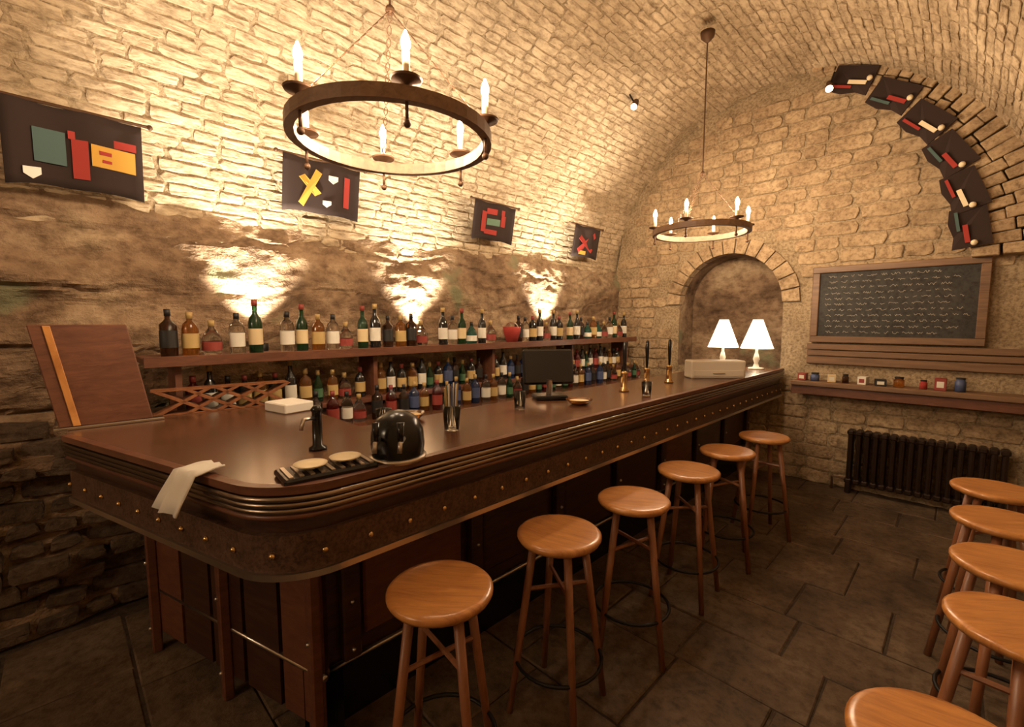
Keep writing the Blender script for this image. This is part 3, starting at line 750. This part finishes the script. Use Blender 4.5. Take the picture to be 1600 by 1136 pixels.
# small things on the ledge
x = -1.12; k = 0
SM = [('lab_red', 'small red box'), ('lab_blue', 'small blue tin'), ('lab_cream', 'small cream card box'), ('g_brown', 'small brown jar'), ('lab_white', 'small white box'), ('lab_black', 'small black case'), ('g_amber', 'small amber jar'), ('red', 'bright red tin')]
while x < .10:
    mat, l = SM[k % 8]; wd = rnd.uniform(.06, .11); hh = rnd.uniform(.05, .11)
    where = ('at the left end of the ledge', 'on the left half of the ledge', 'on the right half of the ledge')[min(2, k//4)]
    bm = BM()
    if 'jar' in l or 'tin' in l:
        r = wd*.4; lathe(bm, [(r, 0), (r, hh*.8), (r*.8, hh*.85), (r*.8, hh)], 12)
        t = thing('jar' if 'jar' in l else 'tin', l+' '+where+' under the chalkboard', 'jar' if 'jar' in l else 'tin', (x, YB-.14, 1.031)); obj('body', bm, mat, t, smooth=True)
        bm = BM(); lathe(bm, [(r*.86, hh), (r*.86, hh+.012)], 12); obj('lid', bm, 'cap_black', t)
    else:
        box(bm, -wd/2, wd/2, -.05, .05, 0, hh, .003)
        t = thing('box', l+' '+where+' under the chalkboard', 'box', (x, YB-.14, 1.031), rnd.uniform(-.2, .2)); obj('body', bm, mat, t)
        bm = BM(); box(bm, -wd*.3, wd*.3, -.0515, -.0505, hh*.25, hh*.75); obj('label_band', bm, 'lab_white' if mat != 'lab_white' else 'lab_red', t)
    x += wd+rnd.uniform(.03, .07); k += 1
rd = thing('radiator', 'dark cast-iron column radiator standing against the back wall', 'radiator', (0, 0, 0))
r0 = -.74; rx1 = .30; n = 17; sec = None
for i in range(n):
    x = r0+(rx1-r0)*(i+.5)/n
    if sec is None:
        bm = BM()
        for yy in (-.11, -.04): tube(bm, [(0, yy, .12), (0, yy, .56)], .0195, 8)
        box(bm, -.028, .028, -.135, -.015, .09, .14, .012); box(bm, -.028, .028, -.135, -.015, .55, .60, .014)
        sec = obj('radiator_column', bm, 'radiator', rd); o = sec
    else: o = sec.copy(); C.objects.link(o)
    o.location = (x, YB-.03, 0)
    if i in (0, n-1):
        bm = BM(); box(bm, x-.02, x+.02, YB-.16, YB-.05, 0, .10, .006); obj('foot', bm, 'radiator', rd)
bm = BM(); tube(bm, [(r0-.10, YB-.10, 0), (r0-.10, YB-.10, .12), (r0, YB-.10, .12)], .012, 8); obj('pipe', bm, 'rust', rd)

# ------------------------------------------------------------------ lamps on the far end of the bar, cream cabinet
cx = thing('cash_box', 'wide pale cream metal box near the far end of the bar', 'box', (-1.50, 3.95, ZT+.001), R(45))
bm = BM(); box(bm, -.23, .23, -.06, .10, 0, .15, .01); obj('body', bm, 'cream', cx)
bm = BM(); box(bm, -.21, .21, -.068, -.0605, .02, .07, .003); d = obj('drawer', bm, 'cream', cx)
bm = BM(); box(bm, -.05, .05, -.078, -.069, .04, .05, .002); obj('handle', bm, 'steel', d)
for i, lx in enumerate((-1.83, -1.50)):
    t = thing('table_lamp', ('left one of the two white-shaded table lamps in front of the niche', 'right one of the two white-shaded table lamps in front of the niche')[i], 'lamp', (lx, 5.0, ZT+.001), 0, 'white-shaded table lamps')
    bm = BM(); lathe(bm, [(.075, 0), (.075, .012), (.03, .02), (.018, .06), (.03, .10), (.022, .14), (.013, .17), (.012, .25)], 16); obj('stand', bm, 'cream', t, smooth=True)
    bm = BM(); lathe(bm, [(.152, .21), (.045, .50)], 28, cap=False); obj('lamp_shade', bm, 'shade', t, smooth=True)
    ld = bpy.data.lights.new('lamp_light', 'POINT'); ld.energy = 4; ld.color = (1, .8, .55); ld.shadow_soft_size = .03
    lo = bpy.data.objects.new('lamp_light', ld); C.objects.link(lo); lo.parent = t; lo.location = (0, 0, .17)

# ------------------------------------------------------------------ things on the bar
def glass(u, v, label, liquid=None, h=.10, r=.034, name='tumbler', grp=None):
    p = at(u, v, Z=ZT); t = thing(name, label, 'glass', (p.x, p.y, ZT+.001), 0, grp)
    bm = BM(); lathe(bm, [(.001, 0), (r*.82, 0), (r, h), (r-.003, h), (r*.78, .008), (.001, .008)], 16); bm.faces.ensure_lookup_table(); obj('bowl', bm, 'g_clear', t, smooth=True)
    if liquid:
        bm = BM(); lathe(bm, [(r*.74, .010), (r*.84, h*.6)], 14); obj('contents', bm, liquid, t, smooth=True)
    return t
glass(600, 668, 'tumbler of amber liquid on the bar left of the straw glass', 'g_amber', .085, .036)
glass(812, 640, 'clear tumbler on the bar right of the straw glass', None, .10)
glass(1010, 618, 'stemless glass of dark red drink far down the bar', 'g_red', .09)
t = glass(706, 672, 'glass crammed with striped drinking straws on the bar', None, .11, .040, 'straw_glass')
bm0 = {}
for i in range(16):
    a = i*2.4; r = .022*math.sqrt((i+.5)/16)
    bm = BM(); tube(bm, [(r*math.cos(a), r*math.sin(a), .012), (r*1.6*math.cos(a), r*1.6*math.sin(a), .185+.01*(i % 3))], .0032, 6)
    obj('straw', bm, ('lab_white', 'lab_blue', 'lab_white', 'cap_gold')[i % 4], t)
# black domed tap unit
p = at(622, 716, Z=ZT)
t = thing('beer_tap_dome', 'black domed beer dispenser with chrome taps on the near part of the bar', 'beer dispenser', (p.x, p.y, ZT+.001), R(45))
bm = BM(); lathe(bm, [(.085, 0), (.088, .02), (.092, .05), (.088, .10), (.070, .14), (.035, .165), (.005, .17)], 28); obj('dome', bm, 'black', t, smooth=True)
bm = BM(); lathe(bm, [(.096, 0), (.096, .014), (.088, .016)], 28); obj('base_ring', bm, 'steel', t, smooth=True)
for s in (-1, 1):
    bm = BM(); tube(bm, [(s*.04, -.08, .09), (s*.04, -.125, .085), (s*.04, -.135, .055)], .008, 8); f = obj('tap', bm, 'steel', t, smooth=True)
    bm = BM(); tube(bm, [(s*.04, -.12, .09), (s*.04, -.115, .15)], .009, 8, r1=.013); obj('tap_handle', bm, 'black', f, smooth=True)
p = at(512, 738, Z=ZT)
t = thing('drip_tray', 'black drip tray with pale saucers left of the domed dispenser', 'tray', (p.x, p.y, ZT+.001), PI/2-.1)
bm = BM(); box(bm, -.14, .14, -.07, .07, 0, .02, .006); obj('tray', bm, 'black', t)
bm = BM()
for k in range(9): box(bm, -.125+k*.03, -.113+k*.03, -.058, .058, .02, .024)
obj('grille', bm, 'steel', t)
sc0 = None
for i, (dx, dy) in enumerate(((-.05, .0), (.06, .01))):
    bm = BM(); lathe(bm, [(.018, 0), (.03, .003), (.048, .011), (.050, .014), (.02, .006), (.002, .005)], 20)
    o = obj('saucer', bm, 'candle', smooth=True); q = t.matrix_basis @ Vector((dx, dy, .025)); o.location = q
    tag(o, ('pale saucer on the near half of the drip tray', 'pale saucer on the far half of the drip tray, beside the dome')[i], 'saucer', 'saucers on the drip tray')
p = at(497, 702, Z=ZT)
t = thing('tap_font', 'slim black beer font with chrome spout at the near end of the bar', 'beer font', (p.x, p.y, ZT+.001), R(30))
bm = BM(); lathe(bm, [(.032, 0), (.032, .008), (.018, .016), (.017, .14), (.022, .15), (.010, .165)], 16); obj('column', bm, 'black', t, smooth=True)
bm = BM(); tube(bm, [(0, 0, .12), (0, -.07, .125), (0, -.085, .09)], .007, 8); obj('spout', bm, 'steel', t, smooth=True)
# amber bowl and candle jar
for u, v, l in ((640, 655, 'shallow amber glass dish on the bar beside the straw glass'), (905, 632, 'shallow amber glass dish farther along the bar')):
    p = at(u, v, Z=ZT); t = thing('dish', l, 'dish', (p.x, p.y, ZT+.001), 0, 'amber dishes on the bar')
    bm = BM(); lathe(bm, [(.03, 0), (.05, .004), (.075, .028), (.078, .032), (.05, .012), (.01, .008)], 22); obj('bowl', bm, 'g_amber', t, smooth=True)
    bm = BM(); lathe(bm, [(.045, .012), (.058, .022), (.01, .027)], 14); obj('nuts', bm, 'lab_cream', t)
# till with dark rounded back, standing on the inner part of the bar
p = at(900, 640, Z=ZT)
t = thing('till', 'dark grey till screen with rounded back on the bar before the bottles', 'till', (-1.80, p.y+.16, ZT+.001), R(55))
bm = BM(); box(bm, -.10, .10, -.07, .07, 0, .03, .008); obj('base', bm, 'black', t)
bm = BM(); tube(bm, [(0, .01, .03), (0, .0, .12)], .018, 10); obj('neck', bm, 'steel', t)
bm = BM(); box(bm, -.16, .16, -.02, .02, .09, .31, .012, Matrix.Rotation(R(-14), 4, 'X')); obj('screen', bm, 'black', t)
# tall beer engine handles
for i, (u, v) in enumerate(((975, 612), (1010, 604), (1045, 598))):
    p = at(u, v, Z=ZT)
    t = thing('beer_pump', ('nearest of the three tall beer pump handles on the far bar', 'middle one of the three tall beer pump handles on the far bar', 'farthest of the three tall beer pump handles on the far bar')[i], 'beer pump', (p.x, p.y, ZT+.001), R(20), 'tall pump handles')
    bm = BM(); lathe(bm, [(.035, 0), (.035, .01), (.022, .03), (.020, .12), (.026, .13), (.012, .14)], 14); obj('body', bm, 'brass', t, smooth=True)
    bm = BM(); lathe(bm, [(.008, .14), (.011, .20), (.015, .28), (.012, .33), (.004, .34)], 12); obj('handle', bm, 'black', t, smooth=True)
    bm = BM(); tube(bm, [(0, -.02, .10), (0, -.08, .10), (0, -.09, .04)], .007, 8); obj('spout', bm, 'brass', t, smooth=True)
# napkin stack on back counter, red cap
bm = BM(); box(bm, -.10, .10, -.08, .08, 0, .05, .006); o = obj('napkin_stack', bm, 'white'); o.location = (-2.55, .86, ZT+.001); o.rotation_euler.z = .2
tag(o, 'stack of white napkins on the bar behind the tap fittings', 'napkins')
p = at(795, 535, X=-3.0)
t = thing('ice_bucket', 'bright red lacquered bucket on the upper bottle shelf', 'bucket', (-2.96, p.y, 1.411))
bm = BM(); lathe(bm, [(.05, 0), (.078, .09), (.082, .14), (.078, .14), (.07, .09)], 20); obj('body', bm, 'red', t, smooth=True)
bm = BM(); tube(bm, [(.08*math.cos(a), 0, .13+.05*math.sin(a)) for a in [PI*i/10 for i in range(11)]], .004, 6); obj('handle', bm, 'steel', t)
# diamond wine rack under the shelf at the near end
wr = thing('wine_rack', 'low diamond lattice wine rack of reddish wood on the bar beside the raised flap', 'wine rack', (-2.83, .36, ZT+.001), PI/2-.1)
bm = BM(); 
for i in range(4):
    for s in (-1, 1):
        b2 = BM(); box(b2, -.012, .012, 0, .09, -.16, .16, .002, Matrix.Translation((.08+i*.13, 0, .115)) @ Matrix.Rotation(R(45)*s, 4, 'Y')); obj('lattice_slat', b2, 'leg', wr)
bm.free()
bm = BM(); box(bm, -.05, .58, 0, .10, 0, .012); obj('base_board', bm, 'leg', wr); wr.scale.z = .55
bm = BM(); box(bm, -.05, .58, 0, .10, .222, .234); obj('top_board', bm, 'leg', wr)
print('OBJECTS', len(bpy.data.objects), 'flags', nfl)
